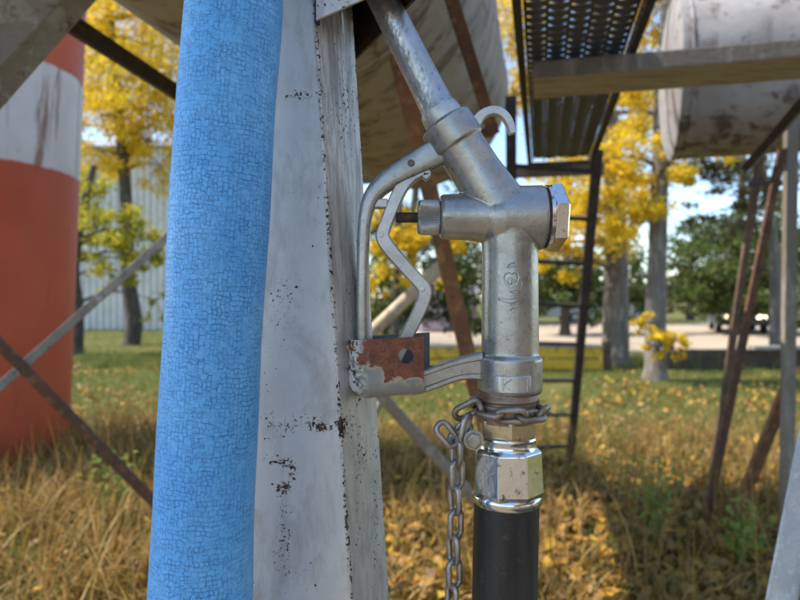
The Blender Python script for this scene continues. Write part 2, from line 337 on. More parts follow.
M['tank_tan'] = m_tank('weathered_tan_tank', (.37,.325,.265), (.27,.23,.18), (.12,.085,.055), R(13.2))
M['tank_white'] = m_tank('stained_white_tank', (.36,.335,.315), (.25,.22,.20), (.09,.055,.04), R(13.2))

# ================================================================== SETTING
gb = MB(); N = 40
xs = [-900,-200,-60] + list(np.linspace(-30,30,41)) + [60,200,900]; ys = [-900,-200,-40] + list(np.linspace(-10,30,33)) + [60,200,900]
gv = [(x, y, 0) for y in ys for x in xs]; nx = len(xs)
gb.add(gv, [(j*nx+i, j*nx+i+1, (j+1)*nx+i+1, (j+1)*nx+i) for j in range(len(ys)-1) for i in range(nx-1)])
tag(gb.build('ground', M['ground']), kind='structure')
road = MB(); up = []; lo = []
for i in range(41):
    x = .3 + i*2.0; w = noise.noise(Vector((x*.3, 0, 0)))*.5
    lo.append((x, 14.6+w, .004)); up.append((x, 35+w*2, .004))
road.add(lo+up, [(i, i+1, 42+i, 41+i) for i in range(40)])
tag(road.build('gravel_road', M['gravel']), kind='structure')

yard = MB(); lo = [(x, -45, .003) for x in range(-40,41,4)]; up = [(x, 1.15+.35*noise.noise(Vector((x*.4,5,0))), .003) for x in range(-40,41,4)]  # unseen ground behind the viewer, added to tone bounce and reflections
yard.add(lo+up, [(i, i+1, 22+i, 21+i) for i in range(20)])
tag(yard.build('bounce_yard', M['dirt']), kind='structure')

# ================================================================== FOREGROUND: dispenser post
CAST8 = [(-1,-.8),(-.8,-1),(.8,-1),(1,-.8),(1,.8),(.8,1),(-.8,1),(-1,.8)]
def edge_x(z): return -0.0577 - (z - H)*0.0617        # X of the post's near corner at height z
post = thing('dispenser_post', (edge_x(0)-.03, .56, 0), 'chipped silver-painted steel post carrying the nozzle cup, right behind the blue sleeve', 'post')
side = Vector((.0295,.060,0)); front = Vector((-.120,.032,0))
def post_body():
    crn = [Vector((0,0,0)), side, side+front, front]; per = []; rad = .0016; npt = (26, 40, 12, 12)
    for i in range(4):
        a, b = crn[i], crn[(i+1)%4]; prv = crn[i-1]; d0 = (prv-a).normalized(); d1 = (b-a).normalized(); L = (b-a).length
        for t in (0,.25,.5,.75,1):                       # rounded corner
            per.append(((a+d0*rad)*(1-t)**2 + a*2*t*(1-t) + (a+d1*rad)*t*t, 0.0))
        n = (30, 8, 12, 50)[i]
        for kk in range(1, n):
            u = rad + (L-2*rad)*kk/n; per.append((a+d1*u, min(u, L-u)))
    zs = list(np.linspace(0, H-.31, 12)) + list(np.linspace(H-.30, H+.30, 260)) + [H+.4, H+.62]
    n = len(per); vs = []; wear = []; scf = []
    scars = [  # photo-measured patches on the front face: px, py, rx, ry, strength
        (300,95,17,6,.22),(322,427,15,8,.20),(345,425,8,14,.18),(278,462,14,6,.20),(291,472,6,12,.20),(283,488,8,6,.2),(285,430,14,6,.13),
        (318,205,3,26,.10),(312,240,4,22,.10),(285,305,22,34,.12),(284,540,8,60,.13),(268,400,10,60,.09),(300,420,30,10,.10),(262,220,5,16,.14),(262,250,6,10,.12),(300,560,40,50,.05),
        (344,100,12,60,.10),(350,300,8,60,.06),(365,455,6,18,.12),(376,520,4,80,.12),(357,480,4,110,.09)]
    for z in zs:
        ex = edge_x(z)
        for ip, (p, e) in enumerate(per):
            i_side = ip < 34
            w = Vector((ex+p.x, .52+p.y, z)); px = 400+w.x/w.y*F; py = 300-(w.z-H)/w.y*F
            jit = noise.noise(Vector((px*.05, py*.05, 0)))*.5
            we = .165*math.exp(-(e/.0005)) * (0.65+.9*abs(noise.noise(Vector((z*60, 3, 1)))))
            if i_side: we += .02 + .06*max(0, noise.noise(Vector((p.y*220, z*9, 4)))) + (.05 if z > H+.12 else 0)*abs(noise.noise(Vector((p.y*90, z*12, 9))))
            for sx, sy, rx, ry, st in scars:
                q = ((px-sx)/rx)**2 + ((py-sy)/ry)**2
                if q < 4: we += st*math.exp(-q*(1+jit))
            vs.append(w); wear.append(we); scf.append((.35+.65*min(1,max(0,(z-H+.1)/.3))) if i_side else 0.0)  # side face only: real scuffs plus painted shade, stronger towards the top
    b = MB(); m = len(zs)
    b.add(vs, [(i*n+k, i*n+(k+1)%n, (i+1)*n+(k+1)%n, (i+1)*n+k) for i in range(m-1) for k in range(n)] + [tuple(range((m-1)*n, m*n))])
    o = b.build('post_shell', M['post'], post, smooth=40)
    at = o.data.attributes.new('wear', 'FLOAT', 'POINT'); at.data.foreach_set('value', wear); at = o.data.attributes.new('side_scuff_shade', 'FLOAT', 'POINT'); at.data.foreach_set('value', scf); return o
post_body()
b = MB(); b.box((edge_x(0)-.045, .57, .006), .26, .20, .012); b.build('base_plate', M['grey_steel'], post, bevel=.002)
# sheet-metal hood round the spout's tip: three folded plates, open below
A0, B0, C0 = P(316,20,.508), P(344,70,.72), P(424,-14,.508); top = H+.55
def plate(a, b2, off, extra=None):
    pts = [a] + ([extra] if extra is not None else []) + [b2, Vector((b2.x,b2.y,top)), Vector((a.x,a.y,top))]
    return MB().prism(pts, off)
hood_front = plate(A0, C0, (0,.003,0), P(370,-4,.508)).build('hood_plate', M['post'], post, bevel=.0006)
at = hood_front.data.attributes.new('wear','FLOAT','POINT'); at.data.foreach_set('value', [.10]*len(hood_front.data.vertices))
plate(B0, C0+Vector((0,.004,0)), (.002,.002,0)).build('hood_plate', M['dark_steel'], post)  # inner plates and lid coloured dark, painting in the hood's unlit inside
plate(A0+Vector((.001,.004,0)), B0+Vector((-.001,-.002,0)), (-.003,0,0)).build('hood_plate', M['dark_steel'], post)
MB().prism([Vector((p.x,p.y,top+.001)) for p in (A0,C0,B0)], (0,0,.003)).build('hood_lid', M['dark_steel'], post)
MB().tube([P(341,2,.515), P(342.5,18,.515), P(343.5,34,.515)], .0009, 8).build('hanging_wire', M['galv'], post)
# the cup the nozzle hangs in
def holder():
    x0, x1 = P(349,370,.52).x, P(424,370,.52).x; zt, zb = P(0,341,.52).z, P(0,401,.52).z; y0, y1 = .521, .583
    bm = bmesh.new(); bmesh.ops.create_cube(bm, size=1)
    for v in bm.verts:
        v.co = Vector((x0 if v.co.x < 0 else x1, y0 if v.co.y < 0 else y1, zb if v.co.z < 0 else zt))
        if v.co.x > (x0+x1)/2: v.co.z += .0065 if v.co.z < (zt+zb)/2 else .004
        if v.co.x > (x0+x1)/2 and v.co.y > .55: v.co.x += .008
    def isedge(e):
        a, c = e.verts[0].co, e.verts[1].co
        lo_ = a.z < (zt+zb)/2 and c.z < (zt+zb)/2; left = a.x < (x0+x1)/2 and c.x < (x0+x1)/2
        return (lo_ and abs(a.x-c.x) > .01) or (left and a.y < .55 and c.y < .55) or (lo_ and left)
    tops = [f for f in bm.faces if f.normal.z > .9 or f.normal.x > .9]
    bmesh.ops.delete(bm, geom=tops, context='FACES_ONLY')
    bmesh.ops.bevel(bm, geom=[e for e in bm.edges if isedge(e) and len(e.link_faces)==2], offset=.016, segments=8, profile=.5, affect='EDGES', clamp_overlap=True)
    bmesh.ops.recalc_face_normals(bm, faces=bm.faces)
    me = bpy.data.meshes.new('holder'); bm.to_mesh(me); bm.free()
    me.transform(Matrix.Translation(-post.location)); me.materials.append(M['holder'])
    o = link('nozzle_cup', me, post)
    so = o.modifiers.new('s', 'SOLIDIFY'); so.thickness = .0032; so.offset = 0
    c = MB(); c.lathe(P(406,356,.52)-Vector((0,.012,0))-post.location, (0,1,0), [(0,.0066),(.024,.0066)], 32); cme = c.mesh('cutter'); co = link('cutter', cme)
    bo = o.modifiers.new('b', 'BOOLEAN'); bo.object = co; bo.solver = 'EXACT'
    co.parent = post; bpy.context.view_layer.update(); baked(o); bpy.data.objects.remove(co)
    o.data.polygons.foreach_set('use_smooth', [True]*len(o.data.polygons)); o.data.set_sharp_from_angle(angle=R(35)); return o
hold = holder(); tag(hold, 'rusty open cup with a round hole, welded to the post')
wb_ = MB(); pts = []
for i in range(15):
    t = i/14; p = P(347.5+3*math.sin(t*7)+8*t*t, 344+57*t, .535+.016*t); pts.append(p)
wb_.tube(pts, [.0030+.0011*math.sin(i*2.3) for i in range(15)], 10).build('weld_bead', M['link_steel'], hold, smooth=60)

# ================================================================== blue sleeve
def blue_sleeve():
    path = spline([(243,-260,.462),(239,-130,.461),(235,0,.460),(227,100,.459),(221,200,.459),(215.5,300,.459),(210,400,.46),(205,500,.46),(201,600,.461),(194,800,.47),(180,1200,.48),(160,1960,.488)], 14)
    pts = [P(*p) for p in path]; n = 72; vs = []; uvs = []; L = 0
    for i, p in enumerate(pts):
        if i: L += (p-pts[i-1]).length
        py = path[i][1]; r = .0359 + .0022*min(max(py/600,0),1) + .0007*math.sin(py*.012) + .0004*math.sin(py*.031+1)
        t = (pts[min(i+1,len(pts)-1)]-pts[max(i-1,0)]).normalized(); x = t.cross(Vector((0,1,0))).normalized(); y = t.cross(x)
        for k in range(n+1):
            a = 2*math.pi*k/n + math.pi/2; vs.append(p+(x*math.cos(a)+y*math.sin(a))*r); uvs.append((a*.0365, L))
    m = n+1; fs = [(i*m+k, i*m+k+1, (i+1)*m+k+1, (i+1)*m+k) for i in range(len(pts)-1) for k in range(n)]
    me = bpy.data.meshes.new('blue_sleeve'); base = Vector((pts[-1].x, pts[-1].y, 0)); me.from_pydata([v-base for v in vs], [], fs); me.materials.append(M['blue'])
    ul = me.uv_layers.new(name='UVMap'); idx = np.empty(len(me.loops), np.int32); me.loops.foreach_get('vertex_index', idx)
    ul.data.foreach_set('uv', np.array(uvs, np.float32)[idx].ravel()); me.polygons.foreach_set('use_smooth', [True]*len(me.polygons))
    o = link('blue_hose_sleeve', me); o.location = base
    tag(o, 'thick sky-blue crackled foam sleeve running from top to bottom in front of the post', 'hose sleeve')
blue_sleeve()

# ================================================================== nozzle
def Q(px, py, dy=0.0): return Vector(((px-400)*K, ND+dy, H-(py-300)*K))
noz = thing('fuel_nozzle', Q(510,393), 'large grey cast-metal fuel nozzle hanging upright in the rusty cup', 'fuel nozzle')
cb = MB()
o1 = Q(444,121); ax1 = (Q(508,221)-o1)
cb.lathe(o1, ax1, [(0,22*K),(1.5*K,25.5*K),(3*K,27*K),(24*K,27.4*K),(28*K,27.2*K),(29*K,24.6*K),(60*K,24.8*K),(85*K,27*K),(105*K,29.5*K),(122*K,29*K),(130*K,24*K)], 56)
cb.lathe(Q(510,196), (0,0,-1), [(0,20*K),(8*K,28*K),(20*K,30.5*K),(40*K,28.5*K),(60*K,27.6*K),(155*K,28.4*K),(159*K,28.6*K),(160.5*K,31*K),(163*K,32*K),(192*K,32*K),(195*K,31*K),(197*K,29*K)], 56)
cb.lathe(Q(440,217), (1,0,0), [(0,20*K),(1*K,21.5*K),(3*K,22.3*K),(30*K,23.5*K),(48*K,27*K),(70*K,25*K)], 48)
cb.lathe(Q(478,218), (1,0,0), [(0,22*K),(12*K,29*K),(22*K,31.6*K),(60*K,32.2*K),(63*K,32.2*K),(64.5*K,31.2*K)], 56)
body = cb.build('body', M['cast'], noz)
mo = body.modifiers.new('r', 'REMESH'); mo.mode = 'VOXEL'; mo.voxel_size = .00085; mo.use_smooth_shade = True
mo = body.modifiers.new('s', 'SMOOTH'); mo.factor = .5; mo.iterations = 5
bpy.context.view_layer.update(); baked(body); body.data.polygons.foreach_set('use_smooth', [True]*len(body.data.polygons))
# raised maker's script and oval plate, cast into the body
def on_tube(px, py, r, proud): 
    X = (px-510)*K; r2 = r*K; return Vector((110*K+X, ND-math.sqrt(max(r2*r2-X*X, 1e-8))-proud, H-(py-300)*K))
strokes = [[(204,75),(165,95),(150,122),(185,110),(228,108)],[(210,125),(232,165),(250,212),(276,214)],
 [(175,163),(135,172),(124,210),(145,262),(188,286),(212,255),(198,215),(165,203),(148,225),(165,256),(186,250),(180,212)],
 [(182,178),(212,163),(240,195),(232,238),(215,262)],[(222,232),(254,224),(267,262),(247,302),(215,292)],
 [(216,306),(170,318),(200,330),(224,343),(172,352)],[(226,366),(182,378),(92,374),(88,386),(160,410),(214,402),(228,384)],
 [(172,428),(200,416),(224,430),(198,446),(172,428)],[(170,470),(196,456),(226,472),(200,490),(170,470)],[(166,545),(178,510),(200,500)],[(192,505),(214,545),(232,572)]]
lt = MB()
for st in strokes:
    sp = spline([(485+x/8.57, 255+y/8.57) for x, y in st], 5)
    lt.tube([on_tube(x, y, 28.2, .00010) for x, y in sp], .00060, 6)
lt.build('raised_script', M['cast_bright'], body, smooth=60)
pl = MB(); gx = np.linspace(490,526,13); gy = [371.5,373,388,389.5]; vv = []
for j, y in enumerate(gy):
    for i, x in enumerate(gx):
        ins = .0009 if 0 < i < 12 and 0 < j < 3 else -.0005
        vv.append(on_tube(x, y, 32, ins))
pl.add(vv, [(j*13+i, j*13+i+1, (j+1)*13+i+1, (j+1)*13+i) for j in range(3) for i in range(12)])
pl.build('cast_plate', M['cast_bright'], body, smooth=40)
pm = MB()
for st in ([(498,375),(498,381),(498,387)],[(506,375),(499,381),(507,387)],[(511,375),(521,375.2)],[(521,375.2),(521,386.5)],[(521,386.5),(511,386.8)],[(511,386.8),(511,375)],[(493,375),(493.3,387)]):
    pm.tube([on_tube(x, y, 32, .0009) for x, y in spline(st, 4)], .0005, 6)
pm.build('plate_mark', M['cast_bright'], body, smooth=60)
# spout
sp0 = Q(446,124); sp1 = Q(383,0); spd = (sp1-sp0); Ls = spd.length; sb = MB()
sb.lathe(sp0, spd, [(-4*K,19.5*K),(0,20*K),(12*K,19.2*K),(17*K,18.6*K),(20*K,17.3*K),(40*K,16.6*K),(Ls*.6,15.8*K),(Ls,15.2*K),(Ls+70*K,15*K)], 48)
spo = sb.build('spout', M['spout'], noz, smooth=50)
sb = MB(); sb.lathe(sp0, spd, [(-1*K,20.5*K),(1*K,20.9*K),(13*K,20.2*K),(16*K,19.6*K),(16.5*K,18*K)], 48); sb.build('spout_ring', M['cast_bright'], spo, smooth=50)
# left spindle: knurled cap and pin
kb = MB(); n = 64; o = Q(417,217.5)
prof = [(0,13*K),(1*K,16*K),(3*K,17.2*K),(5*K,17.6*K),(20*K,17.6*K),(22*K,17*K),(24*K,15*K)]
kb.lathe(o, (1,0,0), prof, 128)
for i, v in enumerate(kb.v):
    if 2*128 <= i < 5*128 and i % 2: 
        c = Vector(v); ctr = Vector((c.x, o.y, o.z)); kb.v[i] = tuple(ctr + (c-ctr)*.955)
kb.build('knurled_cap', M['cast'], noz, smooth=20)
MB().lathe(Q(396,217.5), (1,0,0), [(0,4.3*K),(1*K,5.2*K),(24*K,5.2*K)], 24).build('valve_pin', M['dark_steel'], noz, smooth=40)
# right cap
rc_ = MB().lathe(Q(541,218), (1,0,0), [(0,30.5*K),(3.2*K,30.5*K)], 48).build('gasket', M['dark_steel'], noz, smooth=40)
MB().lathe(Q(544.2,218), (1,0,0), [(0,31*K),(.6*K,32.3*K),(4*K,32.3*K),(4.8*K,31.4*K)], 56).build('washer', M['chrome'], noz, smooth=40)
hx = MB().lathe(Q(549,218), (1,0,0), [(0,33*K),(.4*K,34*K),(11*K,34*K),(13.5*K,30.5*K)], 6, rot=.22).build('hex_cap', M['chrome'], noz, bevel=.0010, seg=2)
# guard, lever, hook
CH = [(-1,-.0078),(-.86,-.0090),(-.55,-.0090),(-.45,-.0076),(.45,-.0076),(.55,-.0090),(.86,-.0090),(1,-.0078),(1,.0078),(.86,.0090),(-.86,.0090),(-1,.0078)]
gp = spline([(449,140,12.5),(434,154,12),(412,166,10.5),(393,177,9),(378,189,7.6),(369,203,6.4),(364.5,225,5.4),(363,260,5.0),(362.5,300,5.0),(363,345,5.0),(366,366,5.5),(376,380,6.5),(392,385,8),(412,384,10),(432,377.5,10.8),(452,370.5,10.5),(468,367,11.5),(482,366,14)], 7)
PLAIN = [(-1,-.0066),(-.92,-.0078),(-.72,-.0088),(-.3,-.0092),(.3,-.0092),(.72,-.0088),(.92,-.0078),(1,-.0066),(1,.0078),(.86,.0090),(-.86,.0090),(-1,.0078)]
ng = 12*7                                                  # the upper strap is plain, the foot that leaves the cup is ribbed
gd = MB(); gd.sweep([Q(p[0],p[1]) for p in gp[:ng]], [p[2]*1.14*K for p in gp[:ng]], PLAIN); gd.build('hand_guard', M['cast'], noz, smooth=50)
gd = MB(); gd.sweep([Q(p[0],p[1]) for p in gp[ng-3:]], [p[2]*K for p in gp[ng-3:]], CH); gd.build('guard_foot', M['cast'], noz, smooth=35)
MB().lathe(Q(411,165.5,-.0092), (0,-1,0), [(-.004,3.6*K),(.0004,3.6*K),(.0010,2.6*K)], 16).build('pivot_rivet', M['brown_metal'], noz, smooth=40)
MB().box(Q(381,204), 14*K, .012, 9*K).build('stop_lug', M['cast'], noz, bevel=.0012)
RECT = [(-1,-.0046),(-.8,-.0056),(.8,-.0056),(1,-.0046),(1,.0046),(.8,.0056),(-.8,.0056),(-1,.0046)]
lp = spline([(424,179,2.5),(427,174.5,3.6),(421,173,4.2),(411,178,5.2),(403,186,5.6),(396,199,5.6),(388,219,5.4),(383.5,231,5.6),(383,238,6.2),(388,247,6.2),(404,266,5.8),(418,281,5.8),(424,289,6.2),(423.5,299,6.0),(417,315,5.8),(409,331,5.8),(401,347,5.8),(394,362,5.4)], 6)
lv = MB(); lv.sweep([Q(p[0],p[1]) for p in lp], [p[2]*1.14*K for p in lp], [(u,v*1.25) for u,v in RECT]); lev = lv.build('trigger_lever', M['tumbled'], noz, smooth=35)
for (x, y) in ((381.5,236),(422.5,289.5)):
    MB().lathe(Q(x,y,-.0070), (0,-1,0), [(-.002,2.6*K),(.0003,2.6*K),(.0006,1.6*K)], 14).build('dimple', M['cast_bright'], lev, smooth=40)
hp = spline([(470,136,8),(474,126,6.6),(480,117,5),(488,112,4.4),(497,111.5,4.2),(504.5,116,4),(509.5,124,3.8),(512,134,3)], 7)
hk = MB(); hk.sweep([Q(p[0],p[1]) for p in hp], [p[2]*K for p in hp], [(u,v*.8) for u,v in RECT]); hk.build('hook', M['cast_bright'], noz, smooth=35)

# ================================================================== hose with its coupling
hose = thing('fuel_hose', (Q(506,300).x, ND, 0), 'black rubber fuel hose with a chromed octagonal coupling below the nozzle', 'hose')
cz = lambda y: 0
def ring(name, y0, prof, m, n=48, rot=0, **kw):
    return MB().lathe(Q(506.8, y0), (0,0,-1), [(t*K, r*K) for t, r in prof], n, rot).build(name, m, hose, **kw)
ring('thread_ring', 390, [(0,29),(5,29.5),(6.5,30.5),(9,30.5),(10.5,28.5),(16,28.3),(31,28)], M['brown_metal'], smooth=40)
ring('hex_adapter', 417, [(0,27.5),(1.5,29.5),(17,29.5),(18.5,28)], M['brass'], 6, .5, bevel=.0008)
ring('collar', 434, [(0,27),(1,29),(3,29.6),(5,28.4),(11,28.4),(13,30),(16,30)], M['chrome'], smooth=40)
nut = ring('coupling_nut', 446, [(0,31),(1,32.6),(3,34.6),(42,36.8),(47,35.6)], M['chrome'], 8, .5, bevel=.0011, seg=3)
ring('coupling_lip', 491, [(0,33),(2,34.6),(6,35),(9,34.2),(11,32.6)], M['chrome'], smooth=50)
hpath = spline([(507,492,0),(505.5,540,0),(504.5,600,0),(503,700,.002),(503,850,.006),(512,1000,.02),(545,1105,.06),(610,1147,.13),(700,1150,.22)], 8)
hpts = [Q(p[0],p[1],p[2]) for p in hpath]
for p in hpts: p.z = max(p.z, .033)
MB().tube(hpts, 32.3*K, 48).build('rubber_tube', M['rubber'], hose, smooth=60)

# ================================================================== chain
chain = thing('retaining_chain', Q(462,415), 'short steel chain looped round the hose neck and dangling beside the hose', 'chain')
def link_mesh(L, W, r, name, m):
    pts = []; hw = W/2-r; hl = L/2-W/2
    for i in range(12): a = math.pi*i/11; pts.append((hw*math.cos(a), 0, hl+hw*math.sin(a)))
    for i in range(12): a = math.pi+math.pi*i/11; pts.append((hw*math.cos(a), 0, -hl+hw*math.sin(a)))
    return MB().tube(pts, r, 10, closed=True).mesh(name, m, smooth=80)
LM = link_mesh(32*K, 18.5*K, 3.0*K, 'link', M['link_steel']); LM2 = link_mesh(33*K, 18.5*K, 3.0*K, 'rusty_link', M['rusty_link'])
def add_link(c, axis, roll, me=LM):
    z = Vector(axis).normalized(); x = Vector((0,-1,0)).cross(z)
    if x.length < 1e-3: x = Vector((1,0,0))
    x.normalize(); y = z.cross(x); q = Matrix((x,y,z)).transposed() @ Matrix.Rotation(roll, 3, 'Z')
    o = link('link', me, chain); o.matrix_local = Matrix.Translation(Vector(c)-chain.location) @ q.to_4x4(); return o
pitch = 24.2
for i in range(15):                                       # hanging part
    y = 447 + pitch*i; x = 455.5 - 5*min(i/7,1) + (1.2 if i % 2 else -.6)
    add_link(Q(x, y, -.012 + .001*(i%2)), Q(x+.5,y-10)-Q(x+1.0+random.uniform(-1,1), y+10), R(30) if i % 2 else R(-56))
rc = 33.5
for i in range(10):                                       # loop round the neck
    a = 2*math.pi*(i+.30)/10; X = rc*K*math.cos(a); Y = rc*K*math.sin(a)
    c = Vector((Q(509,0).x+X, ND+Y, H-(407+2.5*math.cos(a)+3*max(0,-math.sin(a))-300)*K))
    t = Vector((-math.sin(a), math.cos(a), .05*math.sin(3*a)))
    add_link(c, t, R(24) if i % 2 else R(-66), LM2)
add_link(Q(466,407,-.013), Q(478,401)-Q(456,412), R(20), LM2)
add_link(Q(463,424,-.018), Q(466,414)-Q(461,436), R(60))
add_link(Q(446,431,-.014), Q(439,423)-Q(453,440), R(15))
add_link(Q(459,432,-.008), Q(466,424)-Q(452,440), R(-30))
bl = MB(); bl.lathe(Q(470.5,434,-.030), (0,1,0), [(0,5.8*K),(.0008,7.6*K),(.006,7.6*K)], 6, rot=.2); bo = bl.build('bolt', M['link_steel'], chain, bevel=.0006)
MB().lathe(Q(470.5,434,-.0242), (0,1,0), [(0,9.6*K),(.0016,9.6*K)], 24).build('bolt_washer', M['link_steel'], bo, smooth=40)
MB().lathe(Q(470.5,434,-.0226), (0,1,0), [(0,4*K),(.028,4*K)], 16).build('bolt_shank', M['link_steel'], bo, smooth=40)

# ================================================================== left tank on its stand
TAN_C = (-.866, 1.424); TR = .65
def tank(name, o, ax, L, r, m, label, seams, dish=.10):
    base = Vector(o)+Vector(ax)*L*.5 - ZZ*r
    t = thing(name, base, label, 'storage tank')
    prof = [(-dish,r*.05),(-dish*.92,r*.40),(-dish*.72,r*.68),(-dish*.35,r*.90),(0,r)] + [(L*i/10,r) for i in range(1,10)] + [(L,r),(L+dish*.35,r*.90),(L+dish*.72,r*.68),(L+dish*.92,r*.40),(L+dish,r*.05)]
    MB().lathe(o, ax, prof, 72).build('shell', m, t, smooth=50)
    for s in seams: MB().lathe(Vector(o)+Vector(ax)*s, ax, [(-.012,r-.002),(-.006,r+.005),(.006,r+.005),(.012,r-.002)], 72).build('seam', m, t, smooth=60)
    return t
t1 = tank('storage_tank', S(-1.5,*TAN_C), U, 5.6, TR, M['tank_tan'], 'weathered tan tank hanging over the nozzle, seen from below', (1.0,2.5,3.55,4.6,5.55))
def bars(parent, name, segs, m, kind='angle'):
    for a, b2, w in segs:
        q = MB()
        if kind == 'angle': q.angle_bar(a, b2, w, w*.16, flip=1)
        elif kind == 'bar': q.bar(a, b2, w, w*.6)
        else: q.tube([a, b2], w/2, 12)
        q.build(name, m, parent, smooth=40 if kind == 'pipe' else None, bevel=0 if kind == 'pipe' else .003)
def gnd(px, d): return G(px, d)
st1 = thing('tank_stand', G(300,2.6), 'rusty braced steel stand of legs and pipes beneath the tan tank', 'tank stand')
legA0, legA1 = P(398,55,2.12), Vector((P(527,600,2.62).x, 2.62, 0))
bars(st1, 'leg', [(legA0, legA1, .062)], M['rust_orange'], 'bar')
legL = [P(205,95,2.5), Vector((P(195,0,2.5).x,2.5,0))]; legL2 = [P(-140,-20,2.05), Vector((P(-150,0,2.05).x,2.05,0))]
bars(st1, 'leg', [(legL[0], legL[1], .07),(legL2[0], legL2[1], .07)], M['rust'])
bars(st1, 'brace', [(P(-146,196,2.05), P(185,535,2.5), .032)], M['rust']); bars(st1, 'brace', [(P(-146,517,2.10), P(192,216,2.55), .036)], M['grey_steel'])
bars(st1, 'brace', [(P(30,-3,1.62), P(202,109,2.45), .052)], M['dark_steel'], 'bar')
bars(st1, 'brace', [(P(452,256,2.9), P(192,502,2.56), .062)], M['pale_pipe'], 'pipe'); bars(st1, 'brace', [(P(512,541,2.72), P(196,190,2.52), .052)], M['brown_pipe'], 'pipe')
bars(st1, 'brace', [(P(432,285,3.3), P(368,430,3.1), .04)], M['brown_pipe'], 'pipe')
bars(st1, 'strut', [(P(448,-12,1.86), P(494,134,2.13), .040)], M['rust'], 'bar')
bars(st1, 'tie', [(P(420,133,2.20), P(493,133,2.14), .03)], M['rust'], 'bar')
bars(st1, 'cross_beam', [(P(330,180,4.4), P(604,169,4.15), .075)], M['greywood'], 'bar')
MB().bar(P(-75,138,1.25), P(130,-86,1.5), .085, .10, (0.3,1,0.2)).build('channel_beam', M['grey_steel'], st1, bevel=.004)
MB().prism([P(-75,70,1.22),P(0,66,1.25),P(62,-2,1.32),P(120,-70,1.4),P(60,-90,1.38),P(-75,-30,1.22)], (.0,.012,.004)).build('gusset_plate', M['grey_steel'], st1, bevel=.002)

# ================================================================== walkway, plank, ladder
WZ = .925
wk = thing('walkway', S(2.8,.13,WZ), 'dark perforated steel catwalk seen from below at the top right', 'walkway')
for a in (-.075, .335): MB().box(S(2.65,a,WZ+.025), .028, 3.3, .05, (RR,U,ZZ)).build('side_rail', M['dark_steel'], wk, bevel=.003)
for s in (1.1, 4.27): MB().box(S(s,.13,WZ+.014), .382, .03, .028, (RR,U,ZZ)).build('cross_bar', M['dark_steel'], wk)
slat = MB()
nseg = 8                                                   # one louvred tongue: bowed strip pressed out of the plate
top_ = [];
for i in range(nseg+1):
    t = i/nseg; u = (t-.5)*.064; dz = -.009*math.sin(math.pi*t)
    top_ += [(u,-.0185,0+dz*.2),(u,.0185,dz),(u,.0185,dz+.0025),(u,-.0185,dz*.2+.0025)]
slat.add([Vector((0,0,0))+RR*x+U*y+ZZ*z for x,y,z in top_], [(i*4+k, i*4+(k+1)%4, (i+1)*4+(k+1)%4, (i+1)*4+k) for i in range(nseg) for k in range(4)])
M['slat'] = worn('grey_perforated_steel', (.085,.10,.125), (.065,.075,.095), (.11,.075,.055), 12, .5, .0)
sme = slat.mesh('slat', M['slat'], smooth=40)
cnt = 0
for j in range(52):
    s = 1.35 + j*.055
    for i in range(5):
        o = link('slat', sme, wk); o.location = S(s+(.0275 if i%2 else 0), -.015+i*.0725, WZ+.042) - wk.location; cnt += 1
for i in range(6): MB().box(S(2.75,-.015+(i-.5)*.0725,WZ+.046), .012, 3.05, .004, (RR,U,ZZ)).build('web_strip', M['slat'], wk)
plk = MB().box(S(2.47,1.0,.878), 2.06, .24, .066, (RR,U,ZZ)).build('support_plank', M['wood'], bevel=.006)
plk.data.materials.append(M['greywood'])
for f in plk.data.polygons:
    if abs(f.normal.z) < .6: f.material_index = 1
tag(bpy.data.objects['support_plank'], 'long weathered timber plank carrying the catwalk in front of the white tank', 'plank')
lad = thing('ladder', G(545,4.75), 'dark rusty steel ladder leaning up to the far end of the catwalk', 'ladder')
lt0, lb0 = P(511,96,3.62), Vector((P(512,0,4.85).x, 4.85, 0)); rt0, rb0 = P(598,150,3.75), Vector((P(569.5,0,4.95).x, 4.95, 0))
bars(lad, 'rail', [(lt0, lb0, .062),(rt0, rb0, .062)], M['dark_steel'], 'bar')
for k in range(8):
    t = (k+.42)/8.0; MB().tube([lt0.lerp(lb0,.10+.90*t), rt0.lerp(rb0,t)], .016, 10).build('rung', M['dark_steel'], lad, smooth=40)

# ================================================================== right tank and stand
t2 = tank('storage_tank', P(671,80,3.98), Vector((math.cos(R(17)),-math.sin(R(17)),0)), 3.2, .52, M['tank_white'], 'stained white tank at the upper right, behind the timber plank', (.06,1.1,2.2), .05)
st2 = thing('tank_stand', G(760,3.6), 'dark steel stand of slanting legs beneath the stained white tank', 'tank stand')
bars(st2, 'leg', [(P(761,150,3.75), Vector((P(710,0,4.25).x,4.25,0)), .046)], M['brown_pipe_dark'], 'bar'); bars(st2, 'leg', [(P(782,150,3.35), Vector((P(704,0,3.52).x,3.52,0)), .044)], M['rust'], 'bar')
bars(st2, 'leg', [(P(791,118,3.2), Vector((P(786,0,3.2).x,3.2,0)), .062)], M['greywood'], 'bar')
bars(st2, 'brace', [(P(790,380,3.24), P(728,536,3.42), .06)], M['rust_orange'], 'bar')
bars(st2, 'tie', [(P(752,184,3.72), P(782,183,3.42), .05)], M['dark_steel'], 'bar')
bars(st2, 'bracket', [(P(812,92,2.75), P(748,166,3.5), .075)], M['dark_steel'], 'bar')
bars(st2, 'cross_beam', [(S(3.6,1.55,.885), S(3.6,2.9,.885), .085)], M['dark_steel'], 'bar')
